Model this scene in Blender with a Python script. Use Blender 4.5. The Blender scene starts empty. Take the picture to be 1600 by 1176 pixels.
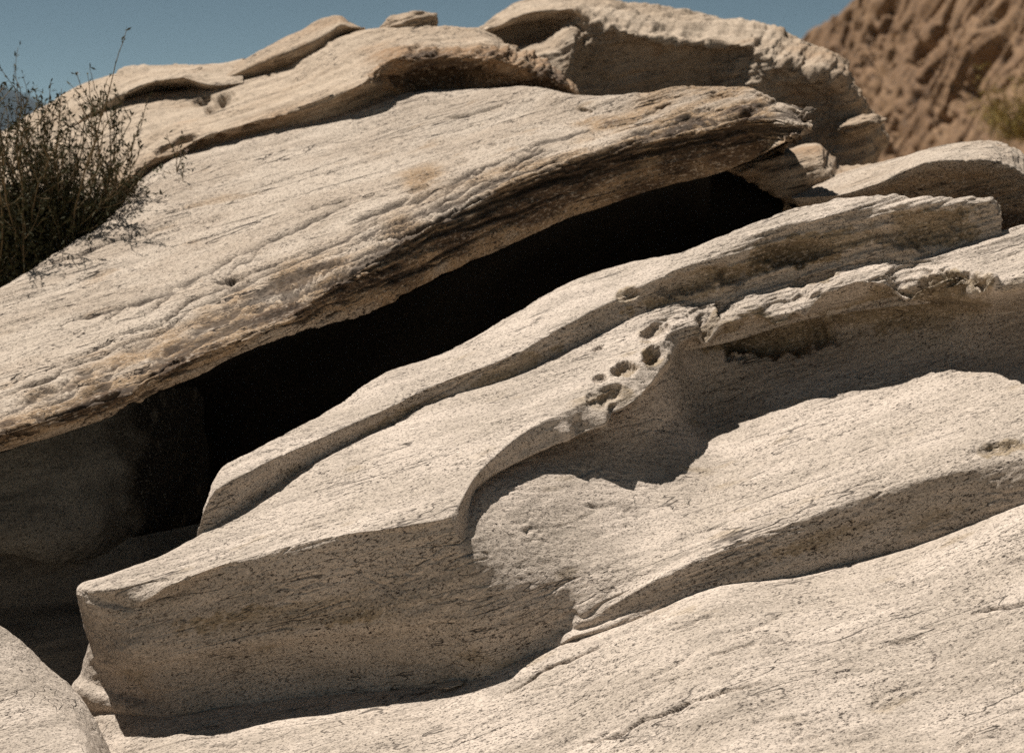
import bpy, math
import numpy as np

rng = np.random.default_rng(7)
scene = bpy.context.scene
col = scene.collection

# ------------------------------------------------------------------ camera
FPX = 2986.0                      # focal length in photograph pixels (1600 wide)
PITCH = math.radians(5.5)         # camera looks slightly down; it stands at the origin
cam_data = bpy.data.cameras.new("camera")
cam_data.sensor_width = 36.0
cam_data.lens = FPX / 1600.0 * 36.0
cam_data.clip_start = 0.05
cam_data.clip_end = 60000.0
cam_data.dof.use_dof = True
cam_data.dof.focus_distance = 4.35
cam_data.dof.aperture_fstop = 5.0
cam = bpy.data.objects.new("camera", cam_data)
col.objects.link(cam)
cam.location = (0, 0, 0)
cam.rotation_euler = (math.radians(90) - PITCH, 0, 0)
scene.camera = cam

# ------------------------------------------------------------------ sky and sun
SUN_EL = math.radians(64.0)
SUN_AZ = math.radians(-54.0)      # from the view direction (+Y), towards the left
LDIR = np.array([math.sin(SUN_AZ) * math.cos(SUN_EL), math.cos(SUN_AZ) * math.cos(SUN_EL), math.sin(SUN_EL)])
world = bpy.data.worlds.new("World")
scene.world = world
world.use_nodes = True
nt = world.node_tree
nt.nodes.clear()
sky = nt.nodes.new("ShaderNodeTexSky")
sky.sky_type = 'NISHITA'
sky.sun_disc = False
sky.sun_elevation = SUN_EL
sky.sun_rotation = SUN_AZ
sky.altitude = 800
sky.air_density = 0.30
sky.dust_density = 0.1
sky.ozone_density = 2.0
bgn = nt.nodes.new("ShaderNodeBackground")
bgn.inputs['Strength'].default_value = 0.066
wout = nt.nodes.new("ShaderNodeOutputWorld")
tint = nt.nodes.new("ShaderNodeMix"); tint.data_type = 'RGBA'; tint.blend_type = 'MULTIPLY'
tint.inputs['Factor'].default_value = 1.0; tint.inputs['B'].default_value = (1.0, 0.88, 0.57, 1)
nt.links.new(sky.outputs[0], tint.inputs['A'])
nt.links.new(tint.outputs['Result'], bgn.inputs[0])
nt.links.new(bgn.outputs[0], wout.inputs[0])

sun_data = bpy.data.lights.new("sun", 'SUN')
sun_data.energy = 5.0
sun_data.angle = math.radians(0.53)
sun_data.color = (1.0, 0.94, 0.865)
sun = bpy.data.objects.new("sun", sun_data)
col.objects.link(sun)
from mathutils import Vector
sun.rotation_euler = Vector(LDIR).to_track_quat('Z', 'Y').to_euler()
sun.location = (-3, 4, 12)

scene.view_settings.view_transform = 'Standard'
scene.view_settings.look = 'None'
scene.view_settings.exposure = 0.37
scene.view_settings.gamma = 1.0
scene.view_settings.use_curve_mapping = False
scene.render.engine = 'CYCLES'
scene.cycles.diffuse_bounces = 4
scene.cycles.max_bounces = 5
scene.cycles.use_denoising = False

# ------------------------------------------------------------------ geometry helpers
CP, SP = math.cos(PITCH), math.sin(PITCH)

def unproj(px, py, d):
    """point seen at photograph pixel (px, py) whose world Y is d"""
    a = (np.asarray(px, float) - 800.0) / FPX
    b = -(np.asarray(py, float) - 588.0) / FPX
    dy = CP + b * SP
    dz = -SP + b * CP
    t = d / dy
    return np.stack([a * t, np.broadcast_to(d, np.shape(t)) * 1.0, dz * t], -1)

def proj(P):
    f = P[:, 1] * CP - P[:, 2] * SP
    u = P[:, 1] * SP + P[:, 2] * CP
    return np.stack([800 + FPX * P[:, 0] / f, 588 - FPX * u / f], -1)

def plane_depth(px, py, a, b, c):
    """depth at which a pixel's ray meets the bedding plane z = a x + b y + c"""
    v = unproj(px, py, 1.0)
    return c / (v[2] - a * v[0] - b)

def hash3(ix, iy, iz, seed):
    h = (ix * np.uint32(374761393) + iy * np.uint32(668265263)
         + iz * np.uint32(2147483647 ^ 0x5bd1e995) + np.uint32((seed * 974711 + 12345) & 0xffffffff))
    h = (h ^ (h >> np.uint32(13))) * np.uint32(1274126177)
    h ^= h >> np.uint32(16)
    h *= np.uint32(2246822519)
    return h ^ (h >> np.uint32(15))

from concurrent.futures import ThreadPoolExecutor
POOL = ThreadPoolExecutor(4)

def gn(q, seed=0):
    q = np.asarray(q, np.float32)
    if len(q) < 40000:
        return gn_core(q, seed)
    parts = np.array_split(q, max(4, len(q) // 24000))
    return np.concatenate(list(POOL.map(lambda a: gn_core(a, seed), parts)))

def gn_core(q, seed=0):
    """gradient noise, about -1..1"""
    i = np.floor(q)
    f = q - i
    i = i.astype(np.int32).view(np.uint32)
    one = np.uint32(1)
    u = f * f * f * (f * (f * 6 - 15) + 10)
    res = 0
    for dx in (0, 1):
        wx = u[:, 0] if dx else 1 - u[:, 0]
        for dy in (0, 1):
            wy = u[:, 1] if dy else 1 - u[:, 1]
            for dz in (0, 1):
                wz = u[:, 2] if dz else 1 - u[:, 2]
                h = hash3(i[:, 0] + np.uint32(dx), i[:, 1] + np.uint32(dy), i[:, 2] + np.uint32(dz), seed)
                gx = ((h & np.uint32(1023)).astype(np.float32) / 511.5 - 1)
                gy = (((h >> np.uint32(10)) & np.uint32(1023)).astype(np.float32) / 511.5 - 1)
                gz = (((h >> np.uint32(20)) & np.uint32(1023)).astype(np.float32) / 511.5 - 1)
                res = res + wx * wy * wz * (gx * (f[:, 0] - dx) + gy * (f[:, 1] - dy) + gz * (f[:, 2] - dz))
    return res * 1.5

def fbm(q, seed=0, octaves=3, gain=0.5):
    r, a = 0, 1.0
    for o in range(octaves):
        r = r + a * gn(q * (2.03 ** o), seed + o * 17)
        a *= gain
    return r

def sstep(e0, e1, x):
    t = np.clip((x - e0) / (e1 - e0), 0, 1)
    return t * t * (3 - 2 * t)

# bedding frame: strike, in-plane, normal
STRIKE = np.array([1.0, 0.15, 0.30]); STRIKE /= np.linalg.norm(STRIKE)
BEDN = np.array([-0.25, -0.36, 1.0])
BEDN -= BEDN.dot(STRIKE) * STRIKE; BEDN /= np.linalg.norm(BEDN)
BEDT = np.cross(BEDN, STRIKE)
BED = np.stack([STRIKE, BEDT, BEDN], 0)

def interp_axis(net, counts, crease):
    """Hermite interpolation along axis 0 with limited tangents; crease 1 = sharp row"""
    n = net.shape[0]
    dl = np.diff(net, axis=0)
    m_in = np.zeros_like(net); m_out = np.zeros_like(net)
    for i in range(n):
        if i == 0:
            m = dl[0]; m_in[i] = m_out[i] = m
        elif i == n - 1:
            m = dl[-1]; m_in[i] = m_out[i] = m
        else:
            a, b = dl[i - 1], dl[i]
            s = np.where(a * b > 0, 2 * a * b / (a + b + 1e-12 * np.sign(a + b + 1e-30)), 0.0)
            c = crease[i]
            m_in[i] = (1 - c) * s + c * a
            m_out[i] = (1 - c) * s + c * b
    out = []
    for i in range(n - 1):
        k = counts[i]
        t = np.linspace(0, 1, k, endpoint=False)
        if i == n - 2:
            t = np.linspace(0, 1, k + 1)
        t = t.reshape((-1,) + (1,) * (net.ndim - 1))
        h00 = 2 * t**3 - 3 * t**2 + 1; h10 = t**3 - 2 * t**2 + t
        h01 = -2 * t**3 + 3 * t**2; h11 = t**3 - t**2
        out.append(h00 * net[i] + h10 * m_out[i] + h01 * net[i + 1] + h11 * m_in[i + 1])
    return np.concatenate(out, 0)

def seg_counts(net, step, cap=420, edge=None):
    """samples for each interval along axis 0, from its largest size in the picture"""
    R, C, _ = net.shape
    cnt = []
    pp = proj(net.reshape(-1, 3)).reshape(R, C, 2)
    for i in range(R - 1):
        a, b = pp[i], pp[i + 1]
        inside = ((np.maximum(a[:, 0], b[:, 0]) > -40) & (np.minimum(a[:, 0], b[:, 0]) < 1640)
                  & (np.maximum(a[:, 1], b[:, 1]) > -40) & (np.minimum(a[:, 1], b[:, 1]) < 1220))
        L = np.linalg.norm(np.clip(a, -60, 1660) - np.clip(b, -60, 1660), axis=1)
        L = L[inside].max() if inside.any() else 30
        k = L / step
        if edge and inside.any():
            k = max(k, np.linalg.norm(net[i] - net[i + 1], axis=1)[inside].max() / edge)
        cnt.append(int(np.clip(round(k), 4, cap)))
    return cnt

def poly_dist(pp, line):
    """pixel distance of every vertex from a polyline, and the position along it (0..1)"""
    best = np.full(len(pp), 1e9); along = np.zeros(len(pp))
    line = np.asarray(line, float)
    n = len(line) - 1
    for i in range(n):
        a, b = line[i], line[i + 1]
        ab = b - a
        t = np.clip(((pp - a) @ ab) / (ab @ ab), 0, 1)
        dd = np.linalg.norm(pp - a - t[:, None] * ab, axis=1)
        k = dd < best
        best[k] = dd[k]; along[k] = (i + t[k]) / n
    return best, along

def link(name, mesh, parent=None):
    o = bpy.data.objects.new(name, mesh)
    col.objects.link(o)
    if parent:
        o.parent = parent
    return o

def tag(o, label=None, cat=None, group=None, kind=None):
    if label: o["label"] = label
    if cat: o["category"] = cat
    if group: o["group"] = group
    if kind: o["kind"] = kind
    return o

def grid_mesh(name, P, nu, nv, attrs=None, flip=False):
    idx = np.arange(nu * nv).reshape(nu, nv)
    q = np.stack([idx[:-1, :-1], idx[:-1, 1:], idx[1:, 1:], idx[1:, :-1]], -1).reshape(-1, 4)
    if flip:
        q = q[:, ::-1]
    me = bpy.data.meshes.new(name)
    me.vertices.add(len(P))
    me.vertices.foreach_set("co", P.astype(np.float32).ravel())
    me.loops.add(q.size)
    me.loops.foreach_set("vertex_index", q.ravel().astype(np.int32))
    me.polygons.add(len(q))
    me.polygons.foreach_set("loop_start", np.arange(0, q.size, 4, dtype=np.int32))
    me.polygons.foreach_set("loop_total", np.full(len(q), 4, np.int32))
    me.polygons.foreach_set("use_smooth", np.ones(len(q), bool))
    for k, v in (attrs or {}).items():
        at = me.attributes.new(k, 'FLOAT', 'POINT')
        at.data.foreach_set("value", v.astype(np.float32))
    me.update()
    me.validate()
    return me

def grid_normals(G):
    du = np.gradient(G, axis=0); dv = np.gradient(G, axis=1)
    n = np.cross(du, dv)
    n /= np.linalg.norm(n, axis=2, keepdims=True) + 1e-12
    return n

def rock(name, net, mat, crease=None, ccrease=None, step=2.4, origin=None,
         und=0.008, und_s=2.5, lay=0.004, lay_s=1.0, crack=0.004, crack_d=0.5, fine=0.0012,
         rough=None, cracks=(), pits=(), dents=(), rough_a=1.0, edge=None, terr=6.0, stain_shade=None, seed=1, sculpt=None, parent=None, scale=1.0, px_ref=None):
    """closed-side rock face lofted through a net of control points and weathered"""
    net = np.asarray(net, float)
    R, C, _ = net.shape
    rc = seg_counts(net, step, edge=edge); cc = seg_counts(net.transpose(1, 0, 2), step)
    cr = np.zeros(R); cc_ = np.zeros(C)
    for k, v in (crease or {}).items(): cr[k] = v
    for k, v in (ccrease or {}).items(): cc_[k] = v
    g = interp_axis(net, rc, cr)
    g = interp_axis(g.transpose(1, 0, 2), cc, cc_).transpose(1, 0, 2)
    nu, nv, _ = g.shape
    N = grid_normals(g)
    view = g / np.linalg.norm(g, axis=2, keepdims=True)
    ndv = (N * view).sum(2)
    ppx = proj(g.reshape(-1, 3))
    ins = (ppx[:, 0] > -50) & (ppx[:, 0] < 1650) & (ppx[:, 1] > -50) & (ppx[:, 1] < 1230)
    flip = False
    if ndv.ravel()[ins].mean() > 0:
        N = -N; flip = True
    P = g.reshape(-1, 3); Nn = N.reshape(-1, 3)
    for cx, cy, rx, ry, vec in dents:
        w_ = np.exp(-((ppx[:, 0] - cx) / rx) ** 2 - ((ppx[:, 1] - cy) / ry) ** 2)
        P = P + w_[:, None] * np.array(vec)
    if len(dents):
        Nn = grid_normals(P.reshape(nu, nv, 3)).reshape(-1, 3) * (-1 if flip else 1)
    if sculpt:
        P = P + sculpt(P, Nn, ppx)
        g2 = P.reshape(nu, nv, 3)
        Nn = grid_normals(g2).reshape(-1, 3) * (-1 if flip else 1)
    q = (P @ BED.T) / scale
    rm = np.zeros(len(P)) if rough is None else rough(ppx)
    d = und * fbm(q * np.array([und_s * 0.6, und_s, und_s]), seed, 3)
    # bedding laminae: long low steps along the strike
    w = gn(q * np.array([3, 6, 6.0]), seed + 5) * 0.25
    lam = q * np.array([5, 30, 42.0]) / lay_s + w[:, None]
    l1 = gn(lam, seed + 9)
    l2 = gn(lam * np.array([1.9, 1.6, 1.6]), seed + 11)
    d += lay * (1 + 1.2 * rm) * (0.7 * l1 + 0.45 * l2)
    # short cracks: zero crossings of a stretched noise, broken by a mask
    cn = gn(q * np.array([2.6, 16, 20.0]) / lay_s + w[:, None] * 1.5, seed + 21)
    cm = sstep(1 - crack_d - 0.25, 1 - crack_d + 0.25, gn(q * np.array([4, 9, 9.0]), seed + 23) * 0.5 + 0.5)
    d -= crack * np.exp(-(cn / 0.035) ** 2) * cm
    cn2 = gn(q * np.array([9, 45, 50.0]) / lay_s + w[:, None] * 2, seed + 31)
    cm2 = sstep(0.45, 0.75, gn(q * np.array([7, 13, 13.0]), seed + 33) * 0.5 + 0.5 + 0.25 * rm)
    d -= crack * 0.6 * np.exp(-(cn2 / 0.09) ** 2) * cm2
    # scaly broken zones
    if rough is not None:
        b2 = gn(q * np.array([7, 46, 46.0]), seed + 43)
        t1 = q[:, 2] * 30 + q[:, 1] * terr + 0.55 * gn(q * np.array([0.9, 3, 3.0]), seed + 41) + 0.16 * gn(q * np.array([4.5, 14, 14.0]), seed + 42)
        t2 = q[:, 2] * 70 + q[:, 1] * terr * 2.2 + 0.6 * gn(q * np.array([1.6, 6, 6.0]), seed + 45) + 0.16 * gn(q * np.array([7, 26, 26.0]), seed + 46)
        f1 = t1 - np.floor(t1); f2 = t2 - np.floor(t2)
        br = np.clip(0.6 + 0.8 * gn(q * np.array([3.5, 10, 10.0]), seed + 47), 0.05, 1.2)
        d += rough_a * rm * (0.016 * br * (sstep(0.82, 1.0, f1) - f1 + 0.5) + 0.006 * (sstep(0.8, 1.0, f2) - f2 + 0.5) + 0.0015 * b2)
        rut = np.exp(-((f1 - 0.0) / 0.05) ** 2) + np.exp(-((f1 - 1.0) / 0.05) ** 2)
        groove0 = rm * br * 0.010 * rut
    d += fine * gn(q * np.array([40, 85, 85.0]), seed + 51)
    d *= scale
    dd = Nn * d[:, None]
    groove = np.zeros(len(P)) if rough is None else rough_a * groove0
    for line, width, depth in cracks:
        ln = np.asarray(line, float)
        near = (ppx[:, 0] > ln[:, 0].min() - 40) & (ppx[:, 0] < ln[:, 0].max() + 40) & (ppx[:, 1] > ln[:, 1].min() - 40) & (ppx[:, 1] < ln[:, 1].max() + 40)
        k = np.where(near)[0]
        if not len(k): continue
        pk = ppx[k]
        wy = 6 * gn(np.c_[pk / 55, np.ones(len(k))], 92) + 1.3 * gn(np.c_[pk / 13, np.ones(len(k)) * 2.5], 93)
        ds, al = poly_dist(pk + np.stack([0 * wy, wy], -1), ln)
        wdt = width * np.clip(np.sin(np.pi * np.clip(al, 0.03, 0.97)) * 1.5, 0.3, 1) * np.clip(0.8 + 0.6 * gn(np.c_[pk / 22, np.zeros(len(k))], 94), 0.35, 1.3)
        groove[k] = np.maximum(groove[k], depth * np.exp(-(ds / wdt) ** 2) * np.clip(np.sin(np.pi * al) * 4, 0, 1))
    dd -= Nn * groove[:, None]
    for cx, cy, rx, ry, ang, depth, pw in pits:
        ca, sa = math.cos(math.radians(ang)), math.sin(math.radians(ang))
        k = np.where((np.abs(ppx[:, 0] - cx) < 1.3 * max(rx, ry)) & (np.abs(ppx[:, 1] - cy) < 1.3 * max(rx, ry)))[0]
        if not len(k): continue
        X = ppx[k, 0] - cx; Y = -(ppx[k, 1] - cy)
        r = np.sqrt(((X * ca + Y * sa) / rx) ** 2 + ((-X * sa + Y * ca) / ry) ** 2)
        r = r + 0.34 * gn(np.c_[ppx[k] / 16, np.full(len(k), 3.3)], 77) + 0.14 * gn(np.c_[ppx[k] / 5, np.full(len(k), 1.3)], 78)
        fall = np.clip(1 - np.maximum(r, 0) ** pw, 0, 1)
        dirn = Nn[k] * 0.6 - view.reshape(-1, 3)[k] * 0.4
        dd[k] -= dirn * (depth * fall)[:, None]
    P2 = P + dd
    at = {}
    st = np.zeros(len(P)) if stain_shade is None else stain_shade(ppx)
    st = np.clip(st * (0.65 + 0.7 * fbm(q * np.array([4, 12, 12.0]), seed + 61, 2)), 0, 1)
    ora = fbm(q * np.array([5, 11, 11.0]), seed + 71, 3)
    at['stain_shade'] = np.clip(np.maximum(st, 0.30 * sstep(0.35, 0.9, ora)), 0, 1)
    at['tone'] = fbm(q * np.array([3, 6.5, 6.5]), seed + 75, 3)
    at['band'] = (1 + 0.8 * rm) * fbm(q * np.array([2.4, 24, 36.0]), seed + 78, 2)
    at['dirt'] = np.clip(groove / 0.012, 0, 1)
    at['split'] = gn(q * np.array([2.6, 7, 7.0]), seed + 82) + 0.5 * gn(q * np.array([8, 20, 20.0]), seed + 83) + 0.3 * rm
    at['dens'] = gn(q * np.array([9, 18, 18.0]), seed + 79) + 0.5 * gn(q * np.array([2, 4, 4.0]), seed + 80)
    if origin is None:
        vis = P2[ins] if ins.any() else P2
        origin = np.array([vis[:, 0].mean(), vis[:, 1].mean(), vis[:, 2].min()])
    me = grid_mesh(name, P2 - origin, nu, nv, at, flip)
    me.materials.append(mat)
    o = link(name, me, parent)
    o.location = origin
    print(name, nu, nv, nu * nv)
    return o

def net_from(rows):
    """rows of (px, py, depth[, dx, dy, dz]) -> array of world points"""
    out = []
    for r in rows:
        rr = []
        for p in r:
            v = unproj(p[0], p[1], p[2])
            if len(p) > 3: v = v + np.array(p[3:6])
            rr.append(v)
        out.append(rr)
    return np.array(out)

def shifted(row, dx, dy, dz):
    return [np.asarray(p) + np.array([dx, dy, dz]) for p in row]

def extend(net, left=None, right=None):
    """carry a rock on past the picture's edge, curving down to bury its end"""
    cols = [net]
    if left is not None:
        l = np.array(left); cols = [(net[:, 0] + 1.15 * l + np.array([0, 0, -1.2]))[:, None], (net[:, 0] + l)[:, None], (net[:, 0] + 0.5 * l)[:, None]] + cols
    if right is not None:
        r = np.array(right); cols = cols + [(net[:, -1] + 0.5 * r)[:, None], (net[:, -1] + r)[:, None], (net[:, -1] + 1.15 * r + np.array([0, 0, -1.2]))[:, None]]
    return np.concatenate(cols, 1)

# ------------------------------------------------------------------ materials
def rock_material(name, base, dark, pale, stain_shade_col=(0.36, 0.22, 0.10), grain=1.0, speck=0.72, bump=0.65, lichen=None, varnish_shade=(0.10, 0.07, 0.045), cracks=0.0, split=(0.05, 0.45)):
    m = bpy.data.materials.new(name); m.use_nodes = True
    t = m.node_tree; N = t.nodes; L = t.links
    N.clear()
    out = N.new("ShaderNodeOutputMaterial"); bs = N.new("ShaderNodeBsdfPrincipled")
    bs.inputs['Roughness'].default_value = 0.88
    bs.inputs['Specular IOR Level'].default_value = 0.25
    L.new(bs.outputs[0], out.inputs[0])
    geo = N.new("ShaderNodeNewGeometry")
    def dotn(v):
        d = N.new("ShaderNodeVectorMath"); d.operation = 'DOT_PRODUCT'
        L.new(geo.outputs['Position'], d.inputs[0]); d.inputs[1].default_value = tuple(v); return d.outputs['Value']
    cx = N.new("ShaderNodeCombineXYZ")
    L.new(dotn(STRIKE), cx.inputs[0]); L.new(dotn(BEDT), cx.inputs[1]); L.new(dotn(BEDN), cx.inputs[2])
    bed = cx.outputs[0]
    def noise(scale, sc, detail=2.0, rough=0.5, dist=0.0):
        mp = N.new("ShaderNodeVectorMath"); mp.operation = 'MULTIPLY'
        L.new(bed, mp.inputs[0]); mp.inputs[1].default_value = scale
        n = N.new("ShaderNodeTexNoise"); L.new(mp.outputs[0], n.inputs['Vector'])
        n.inputs['Scale'].default_value = sc; n.inputs['Detail'].default_value = detail
        n.inputs['Roughness'].default_value = rough; n.inputs['Distortion'].default_value = dist
        return n.outputs[0]
    def ramp(v, a, b, lo=0.0, hi=1.0):
        r = N.new("ShaderNodeMapRange"); r.interpolation_type = 'SMOOTHSTEP'
        L.new(v, r.inputs['Value']); r.inputs['From Min'].default_value = a; r.inputs['From Max'].default_value = b
        r.inputs['To Min'].default_value = lo; r.inputs['To Max'].default_value = hi
        return r.outputs['Result']
    def mix(f, a, b):
        x = N.new("ShaderNodeMix"); x.data_type = 'RGBA'
        if isinstance(f, float): x.inputs['Factor'].default_value = f
        else: L.new(f, x.inputs['Factor'])
        for s, v in ((x.inputs['A'], a), (x.inputs['B'], b)):
            if isinstance(v, tuple): s.default_value = v + (1,)
            else: L.new(v, s)
        return x.outputs['Result']
    def mul(a, b):
        x = N.new("ShaderNodeMath"); x.operation = 'MULTIPLY'
        for s, v in ((x.inputs[0], a), (x.inputs[1], b)):
            if isinstance(v, float): s.default_value = v
            else: L.new(v, s)
        return x.outputs[0]
    def attr(n):
        a = N.new("ShaderNodeAttribute"); a.attribute_name = n; return a.outputs['Fac']
    c = mix(ramp(attr('tone'), -0.45, 0.5), tuple(base), tuple(pale))
    c = mix(ramp(attr('band'), 0.0, 0.7, 0, 0.45), c, tuple(0.70 * x for x in base))
    st = attr('stain_shade')  # real staining, plus painted shade on the dim wall
    c = mix(ramp(st, 0.05, 0.5, 0, 0.8), c, stain_shade_col)
    c = mix(ramp(st, 0.5, 0.95, 0, 0.9), c, varnish_shade)  # brown patina elsewhere; painted near-black shade on the dim wall
    # mineral grains: pale feldspar and dark mica flakes lying along the bedding
    g1 = noise((0.42, 1, 1), 170.0 * grain, 1, 0.6)
    c = mix(ramp(g1, 0.52, 0.72, 0, 0.5), c, tuple(min(1, 1.25 * x) for x in pale))
    dens = attr('dens')
    g2 = noise((0.42, 1, 1), 165.0 * grain, 3, 0.75)
    s2 = mul(ramp(g2, 0.545, 0.635), ramp(dens, -0.5, 0.6, speck * 0.5, speck * 1.35))
    c = mix(s2, c, tuple(dark))
    g3 = noise((0.5, 1, 1), 330.0 * grain, 1, 0.6)
    c = mix(mul(ramp(g3, 0.56, 0.66), speck), c, tuple(dark))
    if lichen:
        ln = noise((1, 1, 1), 16.0, 5, 0.7)
        c = mix(ramp(ln, 0.5, 0.66, 0, lichen[1]), c, lichen[0])
    ck = None
    if cracks:
        # hairline splits along the bedding, dirt-filled
        k1 = noise((0.045, 0.8, 2.0), 26.0, 1, 0.5)
        dv = N.new("ShaderNodeMath"); dv.operation = 'ABSOLUTE'
        sb = N.new("ShaderNodeMath"); sb.operation = 'SUBTRACT'; L.new(k1, sb.inputs[0]); sb.inputs[1].default_value = 0.5
        L.new(sb.outputs[0], dv.inputs[0])
        ck = mul(ramp(dv.outputs[0], 0.0, 0.014, 1.0, 0.0), ramp(attr('split'), split[0], split[1], 0, cracks))
        c = mix(ck, c, tuple(0.8 * x for x in dark))
    c = mix(ramp(attr('dirt'), 0.25, 0.9, 0, 0.75), c, tuple(1.2 * x for x in dark))
    L.new(c, bs.inputs['Base Color'])
    bh = noise((0.42, 1, 1), 130.0 * grain, 4, 0.75)
    bp = N.new("ShaderNodeBump"); bp.inputs['Strength'].default_value = bump; bp.inputs['Distance'].default_value = 0.006
    if ck is not None:
        hs = N.new("ShaderNodeMath"); hs.operation = 'MULTIPLY_ADD'; L.new(ck, hs.inputs[0]); hs.inputs[1].default_value = -1.2; L.new(bh, hs.inputs[2]); bh = hs.outputs[0]
    L.new(bh, bp.inputs['Height']); L.new(bp.outputs[0], bs.inputs['Normal'])
    return m

M_PALE = rock_material("pale_gneiss", (0.468, 0.396, 0.324), (0.030, 0.021, 0.017), (0.600, 0.510, 0.426), stain_shade_col=(0.30, 0.225, 0.135), varnish_shade=(0.115, 0.085, 0.048), cracks=0.75, split=(0.05, 0.45))
M_UPPER = rock_material("tan_gneiss", (0.431, 0.352, 0.275), (0.040, 0.028, 0.020), (0.512, 0.431, 0.348), stain_shade_col=(0.315, 0.205, 0.110), varnish_shade=(0.090, 0.056, 0.034), speck=0.78, grain=0.9, cracks=1.0, split=(-0.45, 0.15))
M_BACK = rock_material("weathered_gneiss", (0.402, 0.31, 0.222), (0.058, 0.043, 0.033), (0.49, 0.394, 0.297), stain_shade_col=(0.285, 0.163, 0.078), varnish_shade=(0.078, 0.047, 0.028), speck=0.45, grain=0.8, lichen=((0.14, 0.105, 0.07), 0.35), cracks=0.9, split=(-0.3, 0.3))
M_DARK = rock_material("shade_dark_gneiss", (0.20, 0.183, 0.155), (0.02, 0.017, 0.014), (0.31, 0.285, 0.24), stain_shade_col=(0.06, 0.048, 0.035), varnish_shade=(0.012, 0.010, 0.008), speck=0.6)  # gneiss under the overhang, with its shade put into the colours

M_CAVE = rock_material("shade_black_rock", (0.020, 0.017, 0.014), (0.010, 0.008, 0.007), (0.028, 0.024, 0.020), stain_shade_col=(0.02, 0.015, 0.01), varnish_shade=(0.015, 0.011, 0.008), speck=0.5)  # crevice interior: deep shade put into a near-black colour
# ------------------------------------------------------------------ bedding planes (z = 0.25 x + 0.36 y + c)
def pa(px, py, o=0.0): return (px, py, plane_depth(px, py, 0.25, 0.36, -2.597) + o)
def pb(px, py, o=0.0): return (px, py, plane_depth(px, py, 0.25, 0.36, -2.21) + o)
def pe(px, py, o=0.0): return (px, py, plane_depth(px, py, 0.25, 0.36, -1.93) + o)

# ---- foreground slab
A1 = [(-420, 1130, 4.75), (60, 1085, 4.50), (250, 1117, 4.275), (450, 1090, 4.302), (690, 1068, 4.218), (850, 1018, 4.175), (985, 975, 4.18), (1130, 920, 4.225),
      (1255, 903, 4.255), (1390, 868, 4.285), (1500, 830, 4.28), (1610, 786, 4.28), (1900, 680, 4.40)]
A2 = [(-420, 1200, 4.6), (40, 1150, 4.42), (240, 1150, 4.18), (450, 1133, 4.13), (690, 1115, 4.08), (860, 1075, 4.05), (1000, 1040, 4.0), (1150, 1000, 3.98),
      (1275, 980, 4.0), (1400, 960, 4.0), (1520, 930, 4.0), (1640, 900, 3.98), (1950, 820, 4.05)]
A3 = [(-420, 1300, 4.4), (0, 1250, 4.25), (220, 1240, 3.98), (440, 1230, 3.91), (690, 1220, 3.85), (880, 1210, 3.78), (1030, 1200, 3.70), (1180, 1195, 3.62),
      (1320, 1190, 3.60), (1450, 1190, 3.58), (1580, 1185, 3.56), (1700, 1180, 3.54), (2000, 1150, 3.5)]
def fwd(row, dpy, dd): return [(x, y + dpy, d - dd) for x, y, d in row]
A = net_from([fwd(A1, 0, 0), A1, A2, A3, fwd(A3, 400, 0.75), fwd(A3, 1300, 1.6)])
A[0] = A[1] + np.array([0.05, 0.75, 0.02])
crA = [([(890, 1168), (960, 1150), (1040, 1115), (1100, 1092), (1135, 1078), (1200, 1065)], 2.2, 0.012),
       ([(1215, 1163), (1260, 1155), (1320, 1140)], 1.8, 0.008), ([(1485, 1172), (1520, 1150), (1548, 1133)], 2, 0.01),
       ([(1440, 978), (1500, 968)], 1.8, 0.006), ([(1515, 956), (1560, 948), (1610, 941)], 2.4, 0.014),
       ([(1365, 1012), (1430, 995), (1446, 990)], 1.8, 0.008), ([(1090, 1030), (1150, 1010), (1185, 1002)], 2, 0.009),
       ([(1140, 992), (1200, 970), (1250, 950)], 1.8, 0.007), ([(1045, 985), (1120, 962)], 2, 0.01),
       ([(1350, 925), (1420, 912), (1446, 905)], 1.6, 0.006), ([(1470, 1036), (1522, 1028)], 1.6, 0.006),
       ([(1570, 1047), (1610, 1034)], 1.8, 0.008), ([(1560, 880), (1610, 870)], 2.2, 0.01),
       ([(775, 1090), (830, 1056), (860, 1040), (920, 1015), (965, 998)], 2.5, 0.011), ([(826, 1073), (868, 1070)], 1.8, 0.006)]
A = extend(A, (-1.2, 0.3, -0.25), (1.3, 0.3, 0.22))
slab = rock("rock_slab", A, M_PALE, crease={1: 0.3}, cracks=crA, seed=3, und=0.010, lay=0.0032, crack=0.0055, crack_d=0.52, step=3.0)
tag(slab, "broad pale speckled rock slab filling the bottom foreground, cut by thin cracks", "rock")

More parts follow.
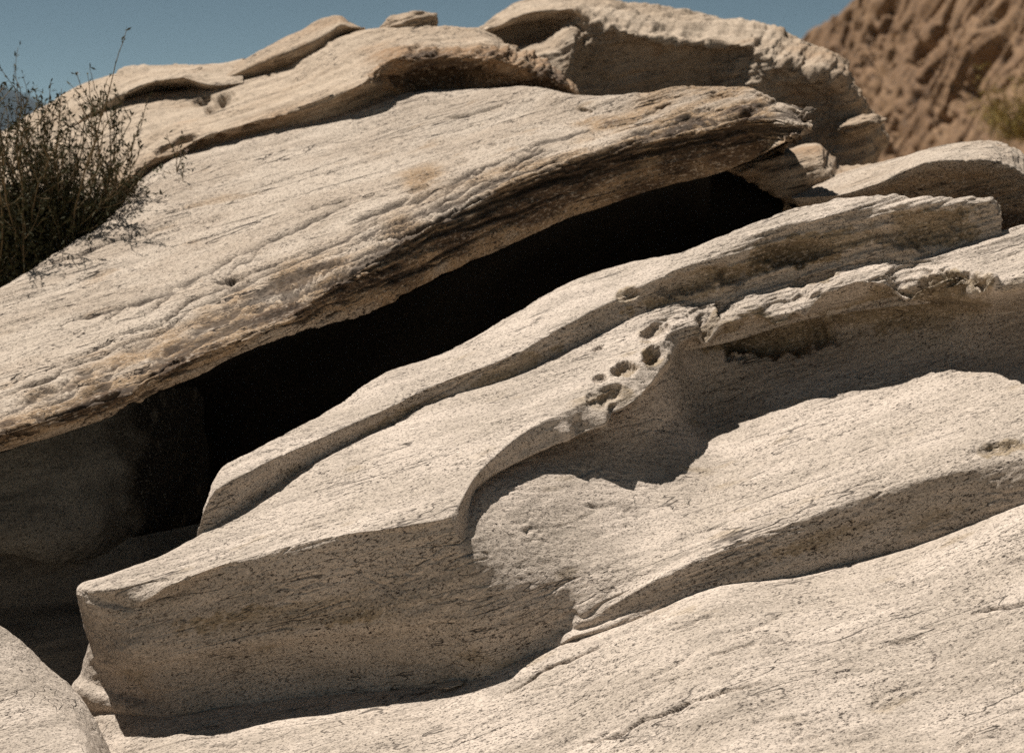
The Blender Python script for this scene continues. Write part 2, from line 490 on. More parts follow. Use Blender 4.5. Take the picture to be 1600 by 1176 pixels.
# ---- hollowed ledge: block, bowl and low ridge
B = [
 # back edge, top, front edge, lip, recess, floor back, floor, floor front, ridge edge, face, base
 [(128, 912, 4.36), (121, 918, 4.34), (120, 926, 4.32), (122, 936, 4.33), (127, 955, 4.37), (135, 980, 4.42), (141, 1000, 4.45), (137, 1015, 4.47), (131, 1035, 4.46), (127, 1052, 4.44), (112, 1076, 4.42)],
 [pb(165, 900), pb(180, 920), (197, 945, 4.27), (202, 955, 4.262), (208, 975, 4.258), (212, 995, 4.254), (212, 1015, 4.250), (204, 1036, 4.28), (198, 1058, 4.33), (220, 1090, 4.32), (247, 1119, 4.275)],
 [pb(205, 885), pb(235, 898), pb(268, 914), (271, 922, 4.270), (274, 945, 4.264), (276, 968, 4.258), (276, 998, 4.251), (272, 1022, 4.258), (268, 1046, 4.285), (278, 1078, 4.285), (290, 1110, 4.275)],
 [pb(250, 868), pb(295, 876), pb(340, 884), (342, 892, 4.268), (342, 915, 4.265), (342, 945, 4.261), (340, 980, 4.257), (338, 1008, 4.253), (337, 1032, 4.285), (336, 1065, 4.305), (335, 1102, 4.300)],
 [pb(290, 846), pb(350, 860), pb(420, 861), (422, 869, 4.268), (423, 894, 4.264), (423, 924, 4.260), (422, 962, 4.256), (421, 994, 4.252), (421, 1016, 4.285), (421, 1058, 4.312), (420, 1093, 4.308)],
 [pb(330, 824), pb(420, 838), pb(510, 840), (512, 848, 4.266), (512, 875, 4.262), (512, 905, 4.259), (512, 945, 4.255), (512, 980, 4.250), (512, 1006, 4.280), (512, 1050, 4.308), (512, 1084, 4.303)],
 [pb(440, 752), pb(540, 785), pb(640, 820), (642, 828, 4.24), (645, 850, 4.234), (648, 880, 4.227), (652, 920, 4.216), (658, 960, 4.206), (665, 995, 4.226), (670, 1035, 4.240), (680, 1069, 4.228)],
 [pb(520, 707), pb(610, 750), pb(700, 808), (706, 814, 4.225), (712, 835, 4.220), (716, 858, 4.213), (728, 888, 4.203), (745, 930, 4.190), (755, 970, 4.182), (765, 1020, 4.186), (775, 1054, 4.185)],
 [pb(600, 668), pb(670, 710), pb(745, 742), (740, 762, 4.385), (745, 764, 4.44), (752, 774, 4.40), (790, 850, 4.28), (830, 920, 4.225), (830, 960, 4.21), (830, 1000, 4.21), (835, 1032, 4.20)],
 [pb(690, 622), pb(760, 660), pb(830, 668), (838, 706, 4.54), (845, 702, 4.63), (858, 745, 4.51), (880, 820, 4.39), (905, 900, 4.275), (893, 945, 4.24), (885, 977, 4.225), (873, 1010, 4.195)],
 [pb(790, 592), pb(850, 610), pb(905, 632), (930, 668, 4.585), (940, 655, 4.72), (955, 720, 4.615), (985, 800, 4.468), (960, 905, 4.265), (912, 968, 4.215), (905, 982, 4.215), (898, 993, 4.19)],
 [pb(880, 549), pb(930, 565), pb(975, 590), (1005, 612, 4.66), (1020, 600, 4.82), (1040, 660, 4.79), (1060, 760, 4.57), (1060, 868, 4.29), (1015, 912, 4.225), (1005, 945, 4.218), (985, 977, 4.20)],
 [pb(985, 497), pb(1030, 500), pb(1075, 495), (1075, 525, 4.91), (1095, 530, 5.05), (1120, 630, 4.96), (1150, 700, 4.735), (1150, 790, 4.43), (1140, 853, 4.27), (1140, 890, 4.26), (1130, 922, 4.245)],
 [pb(1120, 460), pb(1150, 470), pb(1175, 475), (1180, 490, 4.90), (1190, 540, 5.07), (1220, 590, 4.96), (1250, 660, 4.75), (1260, 722, 4.54), (1260, 810, 4.30), (1260, 855, 4.287), (1255, 905, 4.275)],
 [pb(1250, 425), pb(1270, 435), pb(1290, 445), (1295, 458, 4.91), (1310, 520, 5.06), (1340, 580, 4.92), (1370, 615, 4.80), (1390, 655, 4.64), (1390, 765, 4.34), (1390, 820, 4.326), (1390, 870, 4.31)],
 [pb(1390, 398), pb(1400, 410), pb(1410, 425), (1415, 440, 4.87), (1425, 490, 5.0), (1450, 555, 4.91), (1480, 580, 4.81), (1500, 612, 4.685), (1500, 738, 4.33), (1500, 790, 4.317), (1500, 832, 4.305)],
 [pb(1500, 378), pb(1520, 410), pb(1530, 440), (1540, 455, 4.71), (1545, 490, 4.92), (1570, 540, 4.83), (1600, 560, 4.77), (1620, 570, 4.72), (1610, 712, 4.33), (1610, 755, 4.305), (1610, 788, 4.30)],
 [pb(1620, 345), pb(1630, 380), pb(1650, 420), (1660, 435, 4.68), (1665, 470, 4.87), (1690, 520, 4.80), (1720, 540, 4.76), (1760, 540, 4.71), (1760, 660, 4.375), (1760, 710, 4.36), (1760, 742, 4.35)],
 [pb(1820, 290), pb(1830, 320), pb(1850, 360), (1860, 375, 4.66), (1865, 400, 4.84), (1890, 450, 4.78), (1920, 470, 4.74), (1960, 480, 4.71), (1960, 600, 4.375), (1960, 650, 4.37), (1960, 672, 4.37)],
]
Bn = net_from(B).transpose(1, 0, 2)
r0 = Bn[0] + np.array([0.02, 0.10, -0.10]); r12 = Bn[-1] + np.array([0, 0.10, -0.15])
Bn = np.concatenate([r0[None], Bn, r12[None]], 0)
c0 = Bn[:, 0] + np.array([0.14, 0.22, -0.02])
Bn = np.concatenate([c0[:, None], Bn], 1)
def roughB(pp):
    d1, _ = poly_dist(pp, [(1040, 485), (1130, 465), (1250, 425), (1390, 410), (1500, 400), (1620, 380)])
    d2, _ = poly_dist(pp, [(1080, 845), (1200, 780), (1320, 745), (1450, 690), (1600, 650)])
    d3, _ = poly_dist(pp, [(300, 880), (420, 850), (560, 825), (690, 808)])
    return 0.95 * np.exp(-(d1 / 32) ** 2) + 0.30 * np.exp(-(d2 / 45) ** 2) + 0.12 * np.exp(-(d3 / 25) ** 2)
pitsB = [(1022, 520, 27, 13, 18, 0.032, 3), (1018, 555, 15, 15, 60, 0.042, 3), (974, 578, 23, 13, 12, 0.036, 3), (938, 592, 13, 8, 10, 0.024, 3), (948, 618, 34, 17, 20, 0.026, 2.5),
         (935, 545, 8, 5, 10, 0.012, 3), (1480, 440, 52, 20, -10, 0.045, 3), (1270, 430, 36, 10, 12, 0.03, 3), (1220, 525, 110, 32, 8, 0.05, 3),
         (1560, 700, 46, 10, 12, 0.02, 3)]
def blobs(pp, items):
    r = np.zeros(len(pp))
    for cx, cy, rx, ry, ang, a in items:
        ca, sa = math.cos(math.radians(ang)), math.sin(math.radians(ang))
        X = pp[:, 0] - cx; Y = -(pp[:, 1] - cy)
        e = np.sqrt(((X * ca + Y * sa) / rx) ** 2 + ((-X * sa + Y * ca) / ry) ** 2) + 0.35 * gn(np.c_[pp / 26, np.full(len(pp), 0.7)], 55) + 0.2 * gn(np.c_[pp / 9, np.full(len(pp), 0.2)], 56)
        r = np.maximum(r, a * sstep(1.15, 0.75, e))
    return r
def stainB(pp):
    return blobs(pp, [(1215, 515, 120, 38, 8, 0.95), (1420, 480, 150, 40, 3, 0.75), (1480, 440, 55, 22, -10, 0.9), (1270, 432, 40, 12, 12, 0.8), (1100, 500, 40, 14, 25, 0.7), (1560, 700, 50, 14, 10, 0.7),
                      (955, 622, 34, 20, 18, 0.55), (1022, 520, 26, 14, 18, 0.6), (975, 578, 22, 12, 12, 0.6), (1018, 556, 15, 15, 0, 0.6), (480, 960, 220, 24, 6, 0.4), (1350, 830, 170, 22, 14, 0.4)])
OUT = np.array([0.77, -0.64, 0.0])          # from the rim towards the bowl
dentsB = [(1143, 472, 16, 20, -0.05 * OUT + np.array([0, 0, -0.035])), (1230, 468, 26, 16, 0.025 * OUT), (1320, 455, 45, 16, 0.035 * OUT + np.array([0, 0, 0.022])),
          (1435, 432, 40, 20, -0.05 * OUT + np.array([0, 0, -0.03])), (1525, 445, 30, 16, 0.035 * OUT + np.array([0, 0, 0.03])),
          (880, 676, 10, 14, 0.018 * OUT), (906, 664, 8, 12, -0.014 * OUT), (935, 656, 10, 14, 0.022 * OUT), (962, 640, 8, 12, -0.02 * OUT), (992, 615, 9, 12, 0.012 * OUT),
          (1035, 560, 14, 16, 0.012 * OUT), (1075, 512, 16, 18, 0.028 * OUT + np.array([0, 0, 0.012])), (1105, 490, 12, 14, -0.015 * OUT)]
rr_ = np.random.default_rng(5)
rim = [(1090, 500), (1130, 490), (1180, 480), (1295, 450), (1415, 435), (1540, 450), (1620, 430)]
for k in range(26):
    t = rr_.uniform(0, len(rim) - 1.001); a_ = int(t); f_ = t - a_
    sz = rr_.uniform(6, 20)
    dentsB.append((rim[a_][0] * (1 - f_) + rim[a_ + 1][0] * f_, rim[a_][1] * (1 - f_) + rim[a_ + 1][1] * f_ + rr_.normal(0, 6), sz, sz * 1.2, (0, 0, rr_.normal(0, 0.0012) * sz)))
Bn = extend(Bn, None, (1.3, 0.3, 0.22))
ledge = rock("rock_ledge", Bn, M_PALE, crease={2: 0.3, 3: 0.75, 4: 0.75, 5: 0.6, 8: 0.0, 9: 0.2, 10: 0.55, 12: 0.6}, rough=roughB, pits=pitsB, dents=dentsB, stain_shade=stainB, seed=8, und=0.005, lay=0.0028, crack=0.0045, crack_d=0.45, fine=0.0014, step=2.65)
tag(ledge, "pale speckled rock ledge with blunt squared end and a smooth hollowed-out bowl", "rock")

Cc = [
 ((322, 800), (315, 815), (308, 834)), ((346, 735), (332, 772), (330, 824)), ((400, 702), (392, 735), (385, 792)), ((530, 632), (510, 680), (500, 718)),
 ((600, 582), (600, 640), (590, 674)), ((700, 546), (690, 597), (690, 624)), ((800, 492), (790, 560), (785, 596)), ((900, 436), (890, 505), (890, 547)),
 ((985, 410), (975, 462), (985, 500)), ((1060, 396), (1050, 425), (1060, 478)), ((1150, 362), (1150, 388), (1140, 462)), ((1250, 324), (1240, 355), (1240, 432)),
 ((1360, 308), (1360, 326), (1360, 410)), ((1450, 309), (1450, 319), (1450, 400)), ((1545, 308), (1545, 316), (1545, 372)), ((1562, 325), (1563, 335), (1563, 366))]
rl, re_, rm_, rb = [], [], [], []
for (lx, ly), (ex, ey), (bx, by) in Cc:
    db = pb(bx, by)[2] + 0.0
    hh = (by - ey) * db / FPX
    de = db + hh * (0.15 if bx < 1000 else 0.08)
    rb.append((bx, by, db)); re_.append((ex, ey, de)); rl.append((lx, ly, de + 0.0037 * (ey - ly)))
    rm_.append(((ex + bx) / 2, (ey + by) / 2, db + 0.5 * (de - db) + 0.003))
Cn = net_from([rl, re_, rm_, rb])
back = Cn[0] + np.array([0.03, 0.30, -0.35]); shoulder = Cn[0] + np.array([0.01, 0.06, -0.05]); under = Cn[-1] + np.array([0, -0.02, -0.12])
Cn = np.concatenate([back[None], shoulder[None], Cn, under[None]], 0)
Cn = np.concatenate([(Cn[:, 0] + np.array([0.10, 0.2, -0.03]))[:, None], Cn, (Cn[:, -1] + np.array([0.02, 0.4, -0.02]))[:, None]], 1)
def roughC(pp):
    return 0.75 * sstep(1000, 1250, pp[:, 0]) + 0.12
pitsC = [(985, 460, 20, 10, 15, 0.025, 3), (1080, 440, 60, 18, 22, 0.03, 3), (1440, 360, 70, 28, 6, 0.03, 3), (1250, 395, 60, 20, 15, 0.03, 3), (1150, 430, 30, 14, 10, 0.03, 3)]
mid = rock("rock_ledge", Cn, M_PALE, crease={2: 0.3, 3: 0.6}, rough=roughC, pits=pitsC, seed=15, und=0.006, lay=0.003, crack=0.004, fine=0.0014,
           stain_shade=lambda pp: blobs(pp, [(1075, 450, 95, 24, 20, 0.95), (1260, 390, 110, 26, 14, 0.9), (1440, 358, 110, 32, 5, 0.95), (985, 460, 24, 13, 15, 0.9), (620, 660, 90, 16, 26, 0.6), (800, 575, 80, 16, 24, 0.6), (440, 755, 60, 18, 32, 0.4)]))
tag(mid, "narrow pale rock ledge with shaded face between the dark crevice and the hollowed ledge", "rock")

# ---- upper overhanging slab
E = [
 [(-320, 560), (-320, 640), (-320, 720), (-320, 790), (-320, 805), (-320, 815)],
 [(0, 449), (0, 540), (0, 620), (0, 680), (0, 695), (0, 709)],
 [(75, 402), (120, 480), (140, 570), (150, 630), (150, 650), (150, 662)],
 [(175, 338), (240, 420), (270, 510), (290, 565), (295, 582), (300, 592)],
 [(240, 262), (350, 360), (400, 450), (430, 505), (440, 522), (450, 528)],
 [(370, 215), (470, 300), (515, 385), (540, 438), (550, 475), (560, 495)],
 [(520, 170), (600, 250), (630, 328), (650, 368), (670, 420), (680, 435)],
 [(660, 142), (730, 200), (760, 265), (780, 298), (800, 350), (810, 378)],
 [(800, 136), (850, 180), (872, 228), (890, 255), (910, 305), (920, 330)],
 [(920, 150), (960, 180), (985, 205), (1005, 222), (1020, 265), (1030, 293)],
 [(1040, 140), (1060, 165), (1080, 185), (1100, 205), (1110, 240), (1120, 272)],
 [(1150, 135), (1160, 150), (1170, 165), (1180, 185), (1182, 215), (1172, 252)],
 [(1220, 158), (1225, 168), (1235, 178), (1245, 190), (1240, 205), (1215, 228)],
 [(1262, 182), (1268, 186), (1271, 190), (1270, 197), (1262, 205), (1250, 212)]]
rows = [[] for _ in range(6)]
for i, c in enumerate(E):
    for k in range(4): rows[k].append(pe(*c[k]))
    de = rows[3][-1][2]
    rows[4].append((c[4][0], c[4][1], de + 0.015)); rows[5].append((c[5][0], c[5][1], de + 0.05))
En = net_from(rows)
e_back = En[0] + np.array([0.05, 0.9, -0.1])
e_back[:4] = En[0][:4] + np.array([0.02, 0.22, -0.45]); e_back[4] = En[0][4] + np.array([0.03, 0.5, -0.3])
e_c1 = En[-1] + np.array([0.02, 0.14, 0.03]); e_c2 = En[-1] + np.array([0.05, 0.45, 0.10])
roof_edge = En[-1]
roof = np.stack([roof_edge + np.array([0.02, 0.06, 0.012]), roof_edge + np.array([0.02, 0.14, 0.02]), roof_edge + np.array([0.1, 1.1, 0.0]), roof_edge + np.array([0.1, 1.7, -0.3]), roof_edge + np.array([0.1, 1.8, -1.8])], 0)
En = np.concatenate([e_back[None], En, e_c1[None], e_c2[None]], 0)
En = np.concatenate([En, (En[:, -1] + np.array([-0.02, 0.6, -0.05]))[:, None]], 1)
lineE = [(-50, 690), (100, 625), (250, 560), (400, 480), (540, 420), (680, 360), (800, 300), (920, 255), (1050, 215), (1200, 190), (1270, 195)]
def roughE(pp):
    ds, _ = poly_dist(pp, lineE)
    below = sstep(-20, 30, pp[:, 1] - np.interp(pp[:, 0], [p[0] for p in lineE], [p[1] for p in lineE]))
    m = np.exp(-(ds / 42) ** 2)
    n = gn(np.c_[pp / 60, np.zeros(len(pp))], 5) * 0.5 + 0.6
    r = m * n + 0.35 * below
    r += 0.8 * sstep(950, 1050, pp[:, 0]) * sstep(230, 150, pp[:, 1]) * n
    r += 0.7 * np.exp(-(((pp[:, 0] - 660) / 40) ** 2 + ((pp[:, 1] - 280) / 25) ** 2))
    r += 0.6 * np.exp(-(((pp[:, 0] - 940) / 50) ** 2 + ((pp[:, 1] - 190) / 12) ** 2))
    dyE = pp[:, 1] - np.interp(pp[:, 0], [c[5][0] for c in E], [c[5][1] for c in E])
    r *= 0.25 + 0.75 * sstep(-4, -26, dyE)
    r *= 1 - 0.75 * sstep(1170, 1240, pp[:, 0])
    return np.clip(r, 0, 1.1)
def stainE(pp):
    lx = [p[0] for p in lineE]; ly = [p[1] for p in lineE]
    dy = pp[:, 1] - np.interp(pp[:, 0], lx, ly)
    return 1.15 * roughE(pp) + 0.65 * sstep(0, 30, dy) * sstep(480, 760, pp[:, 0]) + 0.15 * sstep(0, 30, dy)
crE = [([(85, 513), (130, 496), (165, 486), (200, 480), (245, 462), (285, 450)], 2.6, 0.015), ([(72, 486), (100, 480), (134, 469)], 2.0, 0.008),
       ([(66, 414), (137, 387), (176, 373), (219, 360), (276, 343)], 2.4, 0.015), ([(120, 441), (145, 434), (168, 427)], 2.0, 0.012),
       ([(455, 339), (508, 319), (562, 308)], 2.2, 0.012), ([(695, 190), (745, 175), (795, 162)], 2.2, 0.014), ([(370, 412), (390, 405), (420, 397)], 2, 0.01),
       ([(545, 390), (692, 340), (780, 315), (850, 287), (960, 257)], 5, 0.035), ([(0, 681), (70, 653), (168, 624), (224, 592), (245, 578), (296, 556)], 4.5, 0.035),
       ([(385, 467), (437, 438), (504, 414), (548, 398)], 4.5, 0.03), ([(600, 400), (700, 365), (800, 335), (900, 300)], 3, 0.02), ([(960, 255), (1060, 232), (1170, 205)], 4, 0.03),
       ([(240, 600), (330, 570), (420, 535)], 3, 0.02), ([(330, 440), (350, 432), (390, 436)], 4, 0.02), ([(270, 560), (330, 520), (420, 480)], 3, 0.018)]
gr = np.random.default_rng(12)
for gi in range(130):
    t = gr.uniform(0.0, 0.93); n_ = len(lineE) - 1
    off = gr.normal(-8, 30); ln_ = gr.uniform(0.15, 0.4) if gi < 45 else gr.uniform(0.03, 0.12)
    pts = []
    for k in range(9):
        x_ = min(t + ln_ * k / 8, 1.0) * n_; a_ = min(int(x_), n_ - 1); f_ = x_ - a_
        pts.append((lineE[a_][0] * (1 - f_) + lineE[a_ + 1][0] * f_, lineE[a_][1] * (1 - f_) + lineE[a_ + 1][1] * f_ + off * (0.55 if x_ > 7 else 1) + gr.normal(0, 2)))
    crE.append((pts, gr.uniform(2.0, 3.6), gr.uniform(0.008, 0.018)))
En = extend(En, (-1.3, -0.2, -0.40))
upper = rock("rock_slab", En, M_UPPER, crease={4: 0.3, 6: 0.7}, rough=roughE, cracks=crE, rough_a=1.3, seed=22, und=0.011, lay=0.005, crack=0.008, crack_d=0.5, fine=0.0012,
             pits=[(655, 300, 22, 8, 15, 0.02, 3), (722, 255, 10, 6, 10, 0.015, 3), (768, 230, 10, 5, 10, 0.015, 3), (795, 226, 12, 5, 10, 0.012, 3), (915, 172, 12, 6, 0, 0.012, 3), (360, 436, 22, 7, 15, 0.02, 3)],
             stain_shade=stainE)
tag(upper, "long tan rock slab with a scaly broken edge overhanging the black crevice", "rock")

# ---- dim wall and trench under the overhang
roof = extend(roof, (-1.3, -0.2, -0.40))
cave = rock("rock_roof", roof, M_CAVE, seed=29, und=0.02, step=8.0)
tag(cave, "rock roof and back of the crevice under the long slab, coloured near-black for shade", "rock")
H = [[(-420, 790), (-420, 830), (-420, 860), (-420, 920)], [(0, 668), (0, 760), (0, 830), (-5, 864)], [(90, 652), (90, 740), (90, 840), (90, 880)], [(190, 618), (190, 710), (180, 810), (170, 862)],
     [(270, 575), (270, 670), (262, 785), (255, 845)], [(320, 550), (320, 640), (320, 740), (310, 815)], [(350, 535), (350, 625), (350, 715), (340, 800)]]
dH = [4.80, 4.92, 4.98, 5.12, 5.42, 6.2, 8.2]
hr = [[], [], [], []]
for c, d in zip(H, dH):
    for k, o in enumerate((0.12, 0.03, -0.03, 0.0)): hr[k].append((c[k][0], c[k][1], d + o))
Hn = net_from(hr)
Hn = np.concatenate([Hn, (Hn[-1] + np.array([0, 0.30, -0.02]))[None], (Hn[-1] + np.array([0, 0.5, -0.4]))[None]], 0)
Hn = extend(Hn, (-1.2, -0.1, -0.25))
inner = rock("rock_wall", Hn, M_DARK, stain_shade=lambda pp: 3.0 * sstep(70, 330, pp[:, 0]) ** 2, crease={3: 0.5}, seed=31, und=0.02, lay=0.004, crack=0.002, step=4.0)  # mask paints the wall's shade, deepening to black towards the right
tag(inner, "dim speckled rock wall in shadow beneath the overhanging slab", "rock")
H2 = net_from([[(-420, 840, 4.95), (0, 840, 5.05), (120, 850, 5.1), (300, 820, 5.3), (600, 700, 6.0)], [(-420, 930, 4.88), (0, 925, 4.98), (120, 915, 5.03), (300, 880, 5.2), (600, 760, 5.9)],
               [(-420, 965, 4.86), (0, 950, 4.95), (120, 940, 5.0), (300, 910, 5.15), (600, 800, 5.8)], [(-420, 1010, 4.65), (0, 1000, 4.72), (120, 985, 4.76), (300, 960, 4.85), (600, 850, 5.4)],
               [(-420, 1140, 4.48), (0, 1110, 4.52), (120, 1110, 4.52), (300, 1080, 4.55), (600, 1000, 4.7)]])
H2 = extend(H2, (-1.2, -0.1, -0.15))
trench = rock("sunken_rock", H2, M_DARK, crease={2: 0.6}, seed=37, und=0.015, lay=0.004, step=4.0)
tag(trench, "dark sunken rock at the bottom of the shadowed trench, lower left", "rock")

# ---- corner boulder, lower left
I = [[(-300, 800), (-310, 850), (-310, 1000), (-310, 1150), (-310, 1400)], [(-60, 935), (-70, 960), (-90, 1060), (-100, 1190), (-110, 1400)], [(0, 978), (-10, 1000), (-20, 1080), (-20, 1200), (-20, 1400)], [(35, 1003), (28, 1025), (20, 1090), (15, 1200), (10, 1400)],
     [(75, 1042), (68, 1060), (60, 1110), (55, 1210), (50, 1400)], [(112, 1074), (105, 1090), (98, 1130), (92, 1220), (90, 1400)], [(143, 1120), (135, 1130), (130, 1160), (125, 1230), (120, 1400)], [(172, 1178), (166, 1185), (160, 1210), (155, 1260), (150, 1400)], [(200, 1260), (196, 1270), (190, 1290), (185, 1330), (180, 1450)]]
dI = [4.25, 4.22, 4.2, 4.18, 4.15, 4.12, 4.06, 4.0, 3.9]
ir = [[] for _ in range(5)]
for c, d in zip(I, dI):
    for k, o in enumerate((0.0, -0.05, -0.18, -0.36, -0.62)): ir[k].append((c[k][0], c[k][1], d + o))
In = net_from(ir)
In = np.concatenate([(In[0] + np.array([-0.02, 0.08, -0.25]))[None], (In[0] + np.array([0, 0.03, -0.06]))[None], In], 0)
In = extend(In, (-1.1, 0.05, -0.05))
corner = rock("boulder", In, M_PALE, seed=44, und=0.006, lay=0.002, crack=0.003, crack_d=0.4)
tag(corner, "pale pinkish boulder cut off by the lower left corner", "rock")

# ---- back rock behind the upper slab
F1 = [(-250, 350), (0, 262), (120, 192), (215, 144), (300, 137), (430, 112), (520, 66), (580, 45), (660, 42), (740, 46), (800, 71), (855, 103), (900, 150)]
F2 = [(-250, 400), (0, 320), (150, 245), (250, 198), (330, 178), (470, 138), (560, 105), (615, 78), (680, 68), (755, 66), (808, 86), (860, 112), (903, 152)]
F3 = [(-250, 460), (0, 420), (150, 320), (255, 240), (350, 205), (490, 160), (575, 126), (610, 95), (690, 90), (760, 92), (815, 105), (865, 125), (905, 154)]
F4 = [(-250, 520), (0, 470), (150, 350), (260, 262), (370, 222), (520, 175), (590, 150), (640, 146), (700, 142), (760, 140), (820, 140), (868, 142), (907, 157)]
dF1 = [6.6, 6.7, 6.9, 7.0, 7.05, 7.0, 6.95, 6.95, 6.95, 6.9, 6.8, 6.7, 6.6]
dF3 = [6.2, 6.2, 6.25, 6.3, 6.33, 6.3, 6.28, 6.35, 6.4, 6.4, 6.4, 6.4, 6.42]
fr = [[(x, y, d) for (x, y), d in zip(F1, dF1)], [(x, y, (d + e) / 2 - 0.03) for (x, y), d, e in zip(F2, dF1, dF3)], [(x, y, d) for (x, y), d in zip(F3, dF3)],
      [(x, y, d + (0.12 if x > 560 else 0.04)) for (x, y), d in zip(F4, dF3)]]
Fn = net_from(fr)
Fn = np.concatenate([(Fn[0] + np.array([0, 0.7, -0.5]))[None], (Fn[0] + np.array([0, 0.15, -0.02]))[None], Fn, (Fn[-1] + np.array([0, 0.15, -0.3]))[None]], 0)
Fn = np.concatenate([Fn, (Fn[:, -1] + np.array([-0.03, 0.5, -0.1]))[:, None]], 1)
def roughF(pp):
    e = np.exp(-((np.clip(np.abs(pp[:, 0] - 740) - 110, 0, None) / 40) ** 2)) * np.exp(-((np.clip(np.abs(pp[:, 1] - 108) - 22, 0, None) / 14) ** 2))
    return 1.4 * e + 0.3
def stainF(pp):
    e = np.exp(-((np.clip(np.abs(pp[:, 0] - 740) - 120, 0, None) / 40) ** 2)) * np.exp(-((np.clip(np.abs(pp[:, 1] - 110) - 24, 0, None) / 14) ** 2))
    ds, _ = poly_dist(pp, [(180, 290), (300, 232), (400, 200), (560, 150)])
    return 0.9 * e + 0.5 * np.exp(-(ds / 16) ** 2) + 0.12
Fn = extend(Fn, (-1.2, -0.1, -0.35))
backr = rock("rock_outcrop", Fn, M_BACK, crease={4: 0.3}, rough=roughF, stain_shade=stainF, edge=0.019, seed=52, und=0.016, lay=0.005, crack=0.007, crack_d=0.5, scale=1.3,
             pits=[(275, 228, 40, 8, 25, 0.05, 3), (325, 222, 38, 9, 22, 0.06, 3), (405, 193, 30, 7, 20, 0.05, 3), (345, 162, 26, 9, 28, 0.05, 3), (320, 158, 20, 7, 10, 0.04, 3),
                   (690, 122, 70, 16, 5, 0.07, 3), (600, 122, 20, 12, 20, 0.06, 3), (650, 75, 12, 6, 20, 0.03, 3)])
tag(backr, "weathered tan outcrop with a rusty brown broken notch behind the long slab", "rock")

# thin upper layer on the left skyline
T1 = [(-200, 320), (0, 214), (60, 176), (125, 138), (180, 117), (235, 105), (300, 103), (345, 98), (380, 90)]
T2 = [(-200, 335), (0, 232), (60, 195), (130, 156), (180, 130), (235, 116), (290, 112), (335, 112), (380, 105)]
T3 = [(-200, 370), (0, 275), (70, 225), (140, 180), (195, 148), (245, 127), (285, 122), (330, 134), (380, 130)]
T4 = [(-200, 390), (0, 295), (75, 240), (145, 192), (205, 152), (248, 133), (290, 129), (332, 140), (385, 138)]
tr = [[(x, y, 7.35) for x, y in T1], [(x, y, 7.05) for x, y in T2], [(x, y, 6.88) for x, y in T3], [(x, y, 6.95) for x, y in T4]]
Tn = net_from(tr)
Tn = np.concatenate([(Tn[0] + np.array([0, 0.5, -0.5]))[None], (Tn[0] + np.array([0, 0.12, -0.03]))[None], Tn, (Tn[-1] + np.array([0, 0.25, -0.03]))[None]], 0)
Tn = extend(Tn, (-1.2, -0.1, -0.35))
layer = rock("rock_layer", Tn, M_BACK, crease={4: 0.6}, edge=0.018, seed=58, und=0.015, lay=0.005, crack=0.006, scale=1.3, pits=[(175, 168, 30, 12, 45, 0.06, 3), (205, 115, 26, 5, 12, 0.03, 3)])
tag(layer, "thin tan rock layer on the left skyline, behind the shrub", "rock")

# perched wedge on the skyline
W = [[(306, 131), (307, 132), (309, 134), (312, 137), (316, 139)], [(345, 116), (346, 119), (348, 124), (352, 130), (356, 134)], [(385, 93), (388, 98), (392, 106), (396, 118), (400, 126)], [(425, 67), (430, 76), (436, 88), (440, 104), (440, 120)],
     [(470, 47), (474, 56), (480, 70), (484, 90), (482, 106)], [(508, 27), (510, 36), (514, 52), (516, 68), (512, 84)], [(530, 22), (532, 28), (534, 40), (534, 54), (528, 68)], [(548, 31), (548, 35), (548, 42), (546, 50), (540, 58)], [(573, 42), (572, 43), (571, 45), (569, 47), (566, 50)]]
wr = [[] for _ in range(5)]
for i, c in enumerate(W):
    t = 0.3 + 0.7 * math.sin(math.pi * i / 8)
    for k, o in enumerate((0.12, 0.0, -0.10, -0.06, 0.02)): wr[k].append((c[k][0], c[k][1], 7.0 + o * t))
Wn = net_from(wr)
Wn = np.concatenate([(Wn[0] + np.array([0, 0.25, -0.12]))[None], (Wn[0] + np.array([0, 0.08, -0.01]))[None], Wn, (Wn[-1] + np.array([0, 0.12, -0.01]))[None], (Wn[-1] + np.array([0, 0.3, -0.05]))[None]], 0)
wedge = rock("wedge_stone", Wn, M_BACK, crease={3: 0.4, 6: 0.5}, seed=61, und=0.012, lay=0.004, scale=1.4, stain_shade=lambda pp: np.full(len(pp), 0.25))
tag(wedge, "wedge-shaped tan stone perched on the left skyline with shadow under it", "rock")

# small stone on the skyline
def pebble(name, cx, cy, d, rx, ry, depth, mat, seed, flat=0.5):
    n, k = 40, 60
    c = unproj(cx, cy, d); s = d / FPX
    th = np.linspace(0, np.pi, n)[:, None]; ph = np.linspace(0, 2 * np.pi, k)[None]
    X = np.sin(th) * np.cos(ph); Y = np.sin(th) * np.sin(ph); Z = np.cos(th) + 0 * ph
    S = np.stack([X, Y, Z], -1).reshape(-1, 3)
    r = 1 + 0.22 * fbm(S * 1.3 + seed, seed, 3) + 0.08 * gn(S * np.array([2, 5, 9.0]) + seed, seed + 4)
    P = S * r[:, None] * np.array([rx * s, depth, ry * s])
    P[:, 2] += P[:, 0] * 0.2
    me = grid_mesh(name, P, n, k, {'stain_shade': np.full(n * k, 0.2), 'tone': np.zeros(n * k), 'band': np.zeros(n * k), 'dens': np.zeros(n * k), 'split': np.zeros(n * k), 'dirt': np.zeros(n * k)})
    me.materials.append(mat)
    o = link(name, me); o.location = c
    return o
tag(pebble("stone", 638, 43, 7.05, 48, 20, 0.14, M_BACK, 3), "small rounded stone on the skyline right of the wedge-shaped stone", "stone")

